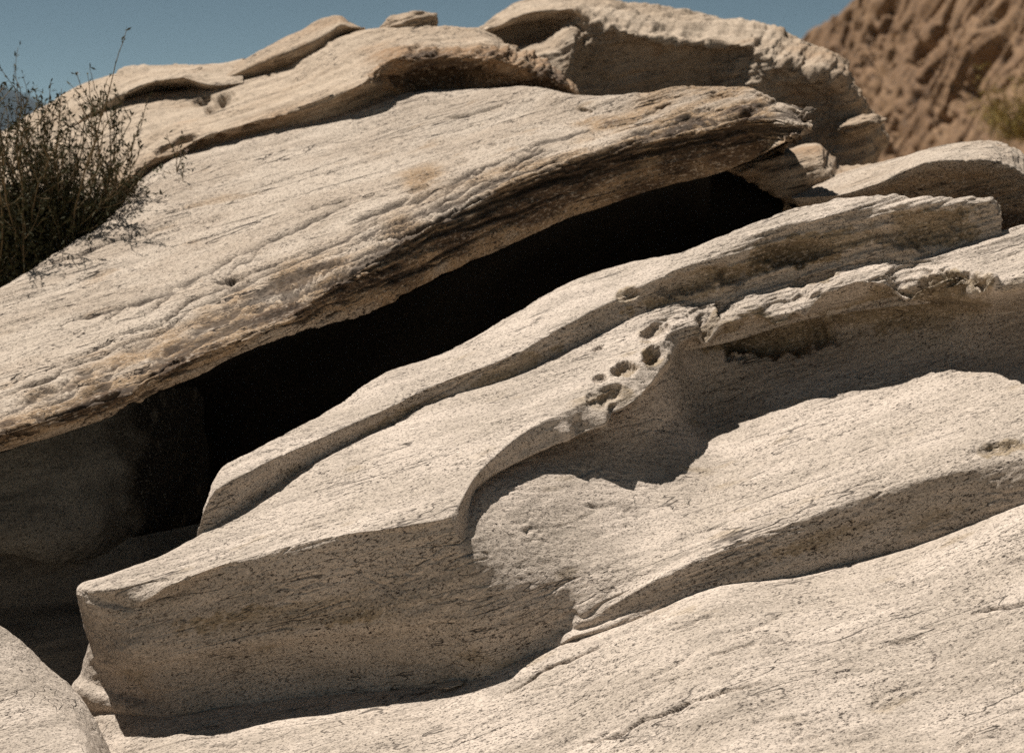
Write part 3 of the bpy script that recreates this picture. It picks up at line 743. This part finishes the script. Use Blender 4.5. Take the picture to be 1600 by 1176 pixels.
# ---- big rounded boulder
Gc = [[(735, 56), (738, 60), (745, 66), (755, 72), (775, 86)], [(785, 24), (783, 40), (792, 62), (812, 80), (850, 102)], [(835, 7), (835, 19), (838, 55), (852, 78), (885, 125)], [(890, 3), (897, 14), (892, 36), (897, 57), (900, 145)],
      [(940, 6), (935, 36), (928, 62), (915, 95), (920, 158)], [(1000, 17), (985, 52), (985, 75), (985, 105), (985, 160)], [(1080, 21), (1080, 66), (1080, 85), (1080, 110), (1080, 155)], [(1150, 28), (1165, 70), (1160, 85), (1152, 112), (1140, 150)],
      [(1210, 45), (1210, 95), (1200, 115), (1190, 132), (1180, 160)], [(1260, 75), (1255, 110), (1250, 130), (1245, 160), (1240, 215)], [(1300, 97), (1300, 122), (1300, 140), (1295, 180), (1290, 265)], [(1330, 148), (1325, 152), (1322, 170), (1320, 210), (1310, 270)],
      [(1360, 182), (1358, 190), (1352, 205), (1350, 225), (1345, 272)], [(1385, 222), (1382, 228), (1379, 238), (1376, 248), (1372, 272)]]
gd = [(7.6, 7.55, 7.55, 7.4, 7.3), (7.9, 7.55, 7.70, 7.36, 7.25), (8.0, 7.55, 7.74, 7.34, 7.25), (8.0, 7.5, 7.62, 7.34, 7.25), (8.0, 7.38, 7.42, 7.42, 7.42)] + [(8.0, 7.30, 7.38, 7.40, 7.42)] * 2 + \
     [(7.95, 7.25, 7.28, 7.28, 7.3), (7.85, 7.15, 7.18, 7.2, 7.22), (7.7, 7.1, 7.16, 7.2, 7.22), (7.5, 7.05, 7.12, 7.15, 7.15), (7.3, 7.1, 7.1, 7.1, 7.1), (7.3, 7.15, 7.12, 7.1, 7.08), (7.4, 7.3, 7.25, 7.2, 7.15)]
Gn = net_from([[(c[k][0], c[k][1], d[k]) for c, d in zip(Gc, gd)] for k in range(5)])
Gn = np.concatenate([(Gn[0] + np.array([0, 0.9, -0.8]))[None], (Gn[0] + np.array([0, 0.25, -0.04]))[None], Gn, (Gn[-1] + np.array([0, 0.1, -0.5]))[None]], 0)
Gn = np.concatenate([(Gn[:, 0] + np.array([0.05, 0.5, -0.1]))[:, None], Gn, (Gn[:, -1] + np.array([-0.03, 0.5, -0.05]))[:, None]], 1)
def roughG(pp):
    ds, _ = poly_dist(pp, [(930, 50), (1040, 58), (1100, 70), (1170, 66), (1215, 90), (1300, 115)])
    return 0.6 * np.exp(-(ds / 22) ** 2) + 0.4
bigb = rock("boulder", Gn, M_BACK, crease={3: 0.5, 5: 0.3}, rough=roughG, edge=0.018, seed=66, und=0.03, lay=0.008, crack=0.006, scale=1.4, stain_shade=lambda pp: 0.3 * sstep(1150, 1260, pp[:, 0]))
tag(bigb, "big rounded boulder with shaded hollow faces on the skyline, top centre", "rock")
tag(pebble("stone", 705, 1069, 4.19, 22, 3.2, 0.025, M_PALE, 14), "thin rock flake lying at the foot of the shaded block", "stone")
tag(pebble("stone", 1345, 195, 7.0, 34, 14, 0.10, M_BACK, 9), "small knob of stone lodged on the right shoulder of the big boulder", "stone")

# ---- shards and rock under the slab's nose
S1 = [(1132, 252), (1150, 246), (1185, 238), (1230, 236), (1275, 228), (1290, 243), (1312, 262), (1350, 262), (1420, 268)]
S2 = [(1133, 258), (1152, 256), (1190, 250), (1235, 246), (1280, 240), (1294, 255), (1315, 275), (1352, 274), (1420, 280)]
S3 = [(1136, 262), (1156, 266), (1194, 274), (1238, 282), (1285, 282), (1300, 290), (1320, 300), (1355, 300), (1420, 310)]
S4 = [(1138, 267), (1162, 277), (1197, 297), (1236, 320), (1275, 345), (1310, 345), (1330, 345), (1360, 345), (1420, 350)]
Sn = net_from([[(x, y, 6.25) for x, y in S1], [(x, y, 6.08) for x, y in S2], [(x, y, 6.02) for x, y in S3], [(x, y, 6.05) for x, y in S4]])
Sc = np.stack([Sn[-1] + np.array([0, 0.04, 0.006]), Sn[-1] + np.array([0.0, 0.5, 0.0]), Sn[-1] + np.array([0.0, 0.6, -0.4]), Sn[-1] + np.array([0, 0.65, -1.4])], 0)
Sn = np.concatenate([(Sn[0] + np.array([0, 0.35, -0.02]))[None], Sn, (Sn[-1] + np.array([0.01, 0.12, 0.012]))[None]], 0)
shard = rock("rock_shelf", Sn, M_BACK, crease={2: 0.4}, rough=lambda pp: np.full(len(pp), 0.9), stain_shade=lambda pp: np.full(len(pp), 0.35), seed=71, und=0.02, lay=0.006, step=3.0)
recess = rock("rock_recess", Sc, M_CAVE, seed=73, und=0.01, step=5.0)  # added piece; its near-black colour stands in for deep shade
tag(recess, "rock recess coloured near-black for shade, closing the right end of the crevice", "rock")
tag(shard, "broken brown rock shelf tucked under the nose of the long slab", "rock")

# ---- slab at the right edge
D1 = [(1233, 303), (1248, 297), (1300, 276), (1360, 257), (1420, 241), (1480, 226), (1540, 218), (1582, 227), (1622, 252), (1720, 300)]
D2 = [(1238, 310), (1252, 308), (1305, 305), (1375, 286), (1418, 266), (1465, 252), (1540, 251), (1586, 264), (1626, 292), (1720, 340)]
D3 = [(1245, 318), (1256, 324), (1310, 322), (1375, 305), (1420, 295), (1475, 285), (1540, 285), (1590, 295), (1630, 320), (1720, 370)]
D4 = [(1252, 332), (1262, 345), (1310, 345), (1375, 340), (1420, 335), (1480, 335), (1540, 345), (1590, 360), (1640, 370), (1720, 400)]
Dn = net_from([[(x, y, 6.05) for x, y in D1], [(x, y, 5.62) for x, y in D2], [(x, y, 5.66) for x, y in D3], [(x, y, 5.66) for x, y in D4]])
Dn = np.concatenate([(Dn[0] + np.array([0, 0.5, -0.4]))[None], (Dn[0] + np.array([0, 0.1, -0.02]))[None], Dn, (Dn[-1] + np.array([0, -0.05, -0.3]))[None]], 0)
Dn = extend(Dn, None, (1.2, 0.3, -0.1))
dslab = rock("rock_slab", Dn, M_UPPER, crease={3: 0.6}, rough=lambda pp: 0.15 + 0.6 * np.exp(-((pp[:, 0] - 1570) / 40) ** 2), edge=0.016, seed=77, und=0.012, lay=0.004,
             stain_shade=lambda pp: 0.8 * sstep(0, 30, pp[:, 1] - np.interp(pp[:, 0], [p[0] for p in D2], [p[1] for p in D2])) + 0.15)
tag(dslab, "short tilted rock slab with brown shaded front at the right edge, before the hillside", "rock")

# ------------------------------------------------------------------ far setting
def plain_mat(name, c, c2, sc, rough=0.95):
    m = bpy.data.materials.new(name); m.use_nodes = True
    N = m.node_tree.nodes; L = m.node_tree.links
    bs = N['Principled BSDF']; bs.inputs['Roughness'].default_value = rough; bs.inputs['Specular IOR Level'].default_value = 0.1
    g = N.new("ShaderNodeNewGeometry"); n = N.new("ShaderNodeTexNoise"); n.inputs['Scale'].default_value = sc; n.inputs['Detail'].default_value = 6
    x = N.new("ShaderNodeMix"); x.data_type = 'RGBA'; x.inputs['A'].default_value = c + (1,); x.inputs['B'].default_value = c2 + (1,)
    r = N.new("ShaderNodeMapRange"); r.inputs['From Min'].default_value = 0.35; r.inputs['From Max'].default_value = 0.65
    L.new(g.outputs['Position'], n.inputs['Vector']); L.new(n.outputs[0], r.inputs['Value']); L.new(r.outputs[0], x.inputs['Factor']); L.new(x.outputs['Result'], bs.inputs['Base Color'])
    return m
M_SAND = plain_mat("dry_ground", (0.40, 0.33, 0.245), (0.32, 0.26, 0.19), 0.6)
xs = np.concatenate([-np.geomspace(4000, 2, 40), np.linspace(-1.5, 1.5, 8), np.geomspace(2, 4000, 40)])
ys = np.concatenate([[-2000, -1400, -800, -200, -60, -20, -8], np.linspace(-4, 16, 12), np.geomspace(20, 3900, 50)])
GX, GY = np.meshgrid(xs, ys, indexing='ij')
Pg = np.stack([GX, GY, np.zeros_like(GX)], -1).reshape(-1, 3)
rr = np.hypot(Pg[:, 0], Pg[:, 1])
Pg[:, 2] = -1.75 - 0.02 * np.clip(rr - 10, 0, 2000) + 0.05 * gn(np.c_[Pg[:, :2] * 0.4, np.zeros(len(Pg))], 2) - 0.25 * sstep(2.0, 0.0, Pg[:, 1]) * 0
me = grid_mesh("ground", Pg, len(xs), len(ys)); me.materials.append(M_SAND)
tag(link("ground", me), kind="structure")

# far blue mountain on the left
M_MT = plain_mat("far_mountain", (0.022, 0.024, 0.022), (0.035, 0.036, 0.032), 0.01)
nx, ny = 200, 60
u = np.linspace(-2100, 450, nx)[:, None]; v = np.linspace(0, 1, ny)[None]
zc = np.interp(u[:, 0], [-2100, -1200, -800, -777, -700, -560, -300, 450], [176, 176, 168, 163, 130, 80, 0, -35])
Pm = np.stack([u + 0 * v, 2500 + 800 * v + 0 * u, (np.sin(np.pi * v)) * (zc[:, None] + 50) - 50], -1).reshape(-1, 3)
Pm[:, 2] += 9 * fbm(Pm * 0.004, 4, 4) * np.sin(np.pi * np.tile(v[0], nx))
me = grid_mesh("mountain", Pm, nx, ny); me.materials.append(M_MT)
tag(link("mountain", me), kind="structure")

# rocky hillside on the right
M_HILL = rock_material("hillside_rock", (0.19, 0.112, 0.060), (0.045, 0.028, 0.018), (0.24, 0.148, 0.082), stain_shade_col=(0.14, 0.075, 0.04), grain=0.05, speck=0.8, bump=0.2)
hx = [(1150, 150, 60), (1250, 48, 58), (1330, 6, 56), (1400, -60, 54), (1560, -160, 50), (1900, -330, 46), (2500, -500, 44)]
rowsH = [[(x, y, d) for x, y, d in hx],
         [(x + 15, y + 70, d - 1.6) for x, y, d in hx], [(x + 20, y + 180, d - 4.2) for x, y, d in hx], [(x + 20, y + 340, d - 8) for x, y, d in hx], [(x, y + 700, d - 18) for x, y, d in hx]]
Hh = net_from(rowsH)
Hh = np.concatenate([(Hh[0] + np.array([0, 20, -6.0]))[None], (Hh[0] + np.array([0, 3, -0.3]))[None], Hh], 0)
HS = np.array([1.0, 0.1, 0.72]); HS /= np.linalg.norm(HS)
HN = np.cross(HS, np.array([0, 1.0, 0.3])); HN /= np.linalg.norm(HN)
HB = np.stack([HS, np.cross(HN, HS), HN], 0)
Hh = np.concatenate([Hh, (Hh[-1] + np.array([0, -3.0, -16.0]))[None]], 0)
Hh = extend(Hh, None, (30.0, 5.0, 3.0))
def sculptH(P, Nn, pp):
    q = P @ HB.T
    w = 0.9 * np.stack([gn(q * 0.5, 21), gn(q * 0.5, 22), gn(q * 0.5, 23)], -1)
    q = q + w
    a = gn(q * np.array([0.10, 0.28, 0.28]), 3); b = fbm(q * np.array([0.5, 1.3, 1.3]), 5, 3, 0.6)
    d = 0.55 * a + 0.26 * b
    big = gn(q * np.array([0.18, 0.4, 0.4]), 31) * 0.25
    hole = sstep(0.26, 0.46, gn(q * np.array([0.38, 2.2, 2.2]), 11) + big) + 0.5 * sstep(0.28, 0.45, gn(q * np.array([0.9, 5.0, 5.0]), 12) + big)
    return np.array([-0.2, -0.5, 0.8]) * d[:, None] - Nn * (0.75 * hole)[:, None]
hill = rock("hill", Hh, M_HILL, sculpt=sculptH, seed=83, und=0.004, lay=0.0, crack=0.0, fine=0, scale=10, step=3.2, edge=0.15)
tag(hill, kind="structure")

# haze between here and the mountain
hm = bpy.data.materials.new("haze"); hm.use_nodes = True
hN = hm.node_tree.nodes; hN.clear()
ho = hN.new("ShaderNodeOutputMaterial"); hv = hN.new("ShaderNodeVolumePrincipled")
hv.inputs['Color'].default_value = (0.50, 0.75, 1.0, 1); hv.inputs['Density'].default_value = 0.00006; hv.inputs['Anisotropy'].default_value = 0.1
hm.node_tree.links.new(hv.outputs[0], ho.inputs['Volume'])
x0, x1, y0, y1, z0, z1 = -4200, 4200, -2100, 4000, -44.0, 200.0
me = bpy.data.meshes.new("haze")
me.from_pydata([(x, y, z) for z in (z0, z1) for x, y in ((x0, y0), (x1, y0), (x1, y1), (x0, y1))], [], [(3, 2, 1, 0), (4, 5, 6, 7), (0, 1, 5, 4), (1, 2, 6, 5), (2, 3, 7, 6), (3, 0, 4, 7)])
me.materials.append(hm)
tag(link("haze", me), kind="stuff")

# ------------------------------------------------------------------ shrub
def simple_mat(name, c, rough=0.8, trans=0.0):
    m = bpy.data.materials.new(name); m.use_nodes = True
    N = m.node_tree.nodes; L = m.node_tree.links
    bs = N['Principled BSDF']; bs.inputs['Roughness'].default_value = rough; bs.inputs['Specular IOR Level'].default_value = 0.15
    g = N.new("ShaderNodeNewGeometry"); n = N.new("ShaderNodeTexNoise"); n.inputs['Scale'].default_value = 35; n.inputs['Detail'].default_value = 3
    x = N.new("ShaderNodeMix"); x.data_type = 'RGBA'; x.inputs['A'].default_value = tuple(0.6 * k for k in c) + (1,); x.inputs['B'].default_value = tuple(1.35 * k for k in c) + (1,)
    L.new(g.outputs['Position'], n.inputs['Vector']); L.new(n.outputs[0], x.inputs['Factor']); L.new(x.outputs['Result'], bs.inputs['Base Color'])
    return m
M_STEM = simple_mat("shrub_stem", (0.17, 0.125, 0.070))
M_LEAF = simple_mat("shrub_leaf", (0.060, 0.058, 0.028))
M_FLOWER = simple_mat("shrub_flower", (0.45, 0.36, 0.31))

def tube(V, Fc, pts, rads, k=5):
    pts = np.asarray(pts); b = len(V)
    for i, p in enumerate(pts):
        t = pts[min(i + 1, len(pts) - 1)] - pts[max(i - 1, 0)]
        t = t / (np.linalg.norm(t) + 1e-9)
        a = np.cross(t, [0.3, 0.9, 0.2]); a /= np.linalg.norm(a) + 1e-9
        c = np.cross(t, a)
        for j in range(k):
            an = 2 * math.pi * j / k
            V.append(p + rads[i] * (math.cos(an) * a + math.sin(an) * c))
    for i in range(len(pts) - 1):
        for j in range(k):
            Fc.append((b + i * k + j, b + i * k + (j + 1) % k, b + (i + 1) * k + (j + 1) % k, b + (i + 1) * k + j))

def grow(p, d, length, n, wander, up):
    pts = [p]; d = d / np.linalg.norm(d)
    for _ in range(n):
        d = d + rng.normal(0, wander, 3) + np.array([0, 0, up]); d /= np.linalg.norm(d)
        pts.append(pts[-1] + d * length / n)
    return np.array(pts)

def leaf(V, Fc, p, d, size):
    d = d / np.linalg.norm(d)
    s = np.cross(d, rng.normal(0, 1, 3)); s /= np.linalg.norm(s) + 1e-9
    n = np.cross(d, s); b = len(V)
    V += [p, p + d * size * 0.5 + s * size * 0.16 + n * size * 0.05, p + d * size, p + d * size * 0.5 - s * size * 0.16 + n * size * 0.05]
    Fc.append((b, b + 1, b + 2, b + 3))

def mesh_obj(name, V, Fc, mat, parent, origin):
    me = bpy.data.meshes.new(name)
    me.from_pydata([tuple(np.asarray(v) - origin) for v in V], [], Fc)
    me.materials.append(mat); me.update()
    return link(name, me, parent)

base = unproj(72, 436, 6.05) + np.array([0, 0, -0.04])
shrub = bpy.data.objects.new("shrub", None); col.objects.link(shrub); shrub.location = base
tag(shrub, "scraggly dry desert shrub with pale tiny flowers in a rock crack, left edge", "shrub")
LV, LF, tips = [], [], []
for i in range(74):
    a = rng.uniform(0, 2 * math.pi); sp = rng.uniform(0.1, 0.85)
    r0_ = base + np.array([rng.normal(-0.02, 0.13), rng.normal(0, 0.07), rng.uniform(-0.05, 0.05)])
    d0 = np.array([math.cos(a) * sp, math.sin(a) * sp * 0.8, 1.0])
    Ln = rng.uniform(0.24, 0.56) / (0.75 + 0.35 * sp)
    st = grow(r0_, d0, Ln, 9, 0.10, 0.06)
    V, Fc = [], []
    tube(V, Fc, st, np.linspace(0.0038, 0.0014, len(st)))
    for j in range(2, len(st)):
        for _ in range(rng.integers(1, 4)):
            bd = (st[j] - st[j - 1]); bd = bd / np.linalg.norm(bd) + rng.normal(0, 0.55, 3)
            tw = grow(st[j], bd, rng.uniform(0.04, 0.16), 4, 0.14, 0.12)
            tube(V, Fc, tw, np.linspace(0.0017, 0.0009, len(tw)), 4)
            low = st[j][2] - base[2] < 0.26
            for k in range(1, len(tw)):
                for _ in range(rng.integers(4, 9) if low else rng.integers(1, 5)):
                    leaf(LV, LF, tw[k] + rng.normal(0, 0.003, 3), (tw[k] - tw[k - 1]) + rng.normal(0, 0.03, 3), rng.uniform(0.010, 0.024))
            tips.append(tw[-1])
        for _ in range(8 if st[j][2] - base[2] < 0.25 else 3):
            leaf(LV, LF, st[j] + rng.normal(0, 0.004, 3), rng.normal(0, 1, 3) + np.array([0, 0, 0.5]), rng.uniform(0.010, 0.022))
    tips.append(st[-1])
    mesh_obj("stem", V, Fc, M_STEM, shrub, base)
# dense dry litter at the heart of the plant
for _ in range(16000):
    p = base + np.array([rng.normal(0.0, 0.14), rng.normal(0, 0.10), abs(rng.normal(0.02, 0.17)) - 0.06])
    leaf(LV, LF, p, rng.normal(0, 1, 3), rng.uniform(0.012, 0.03))
fo = mesh_obj("foliage", LV, LF, M_LEAF, shrub, base); fo["kind"] = "stuff"
tips = np.array(tips)
for i in rng.choice(len(tips), 60, replace=False):
    V, Fc = [], []
    for j in range(7):
        leaf(V, Fc, tips[i], rng.normal(0, 1, 3) + np.array([0, -0.2, 0.6]), rng.uniform(0.008, 0.013))
    mesh_obj("flower", V, Fc, M_FLOWER if rng.random() < 0.35 else M_STEM, shrub, base)

# yellowish scrub on the hillside
bb = unproj(1600, 215, 33.0)
scrub = bpy.data.objects.new("bush", None); col.objects.link(scrub); scrub.location = bb
tag(scrub, "blurred yellow-green bush on the hillside at the right edge", "bush")
M_YEL = simple_mat("yellow_leaf", (0.27, 0.20, 0.06))
V, Fc, SV, SF = [], [], [], []
for i in range(34):
    d0 = rng.normal(0, 0.7, 3) + np.array([0, 0, 1.0])
    st = grow(bb + rng.normal(0, 0.12, 3) * np.array([1.5, 1, 0.2]), d0, rng.uniform(0.5, 1.25), 6, 0.16, 0.05)
    tube(SV, SF, st, np.linspace(0.012, 0.004, len(st)), 4)
    for j in range(1, len(st)):
        for _ in range(26):
            leaf(V, Fc, st[j] + rng.normal(0, 0.08, 3), rng.normal(0, 1, 3), rng.uniform(0.04, 0.09))
lf = mesh_obj("foliage", V, Fc, M_YEL, scrub, bb); lf["kind"] = "stuff"
mesh_obj("branches", SV, SF, M_STEM, scrub, bb)
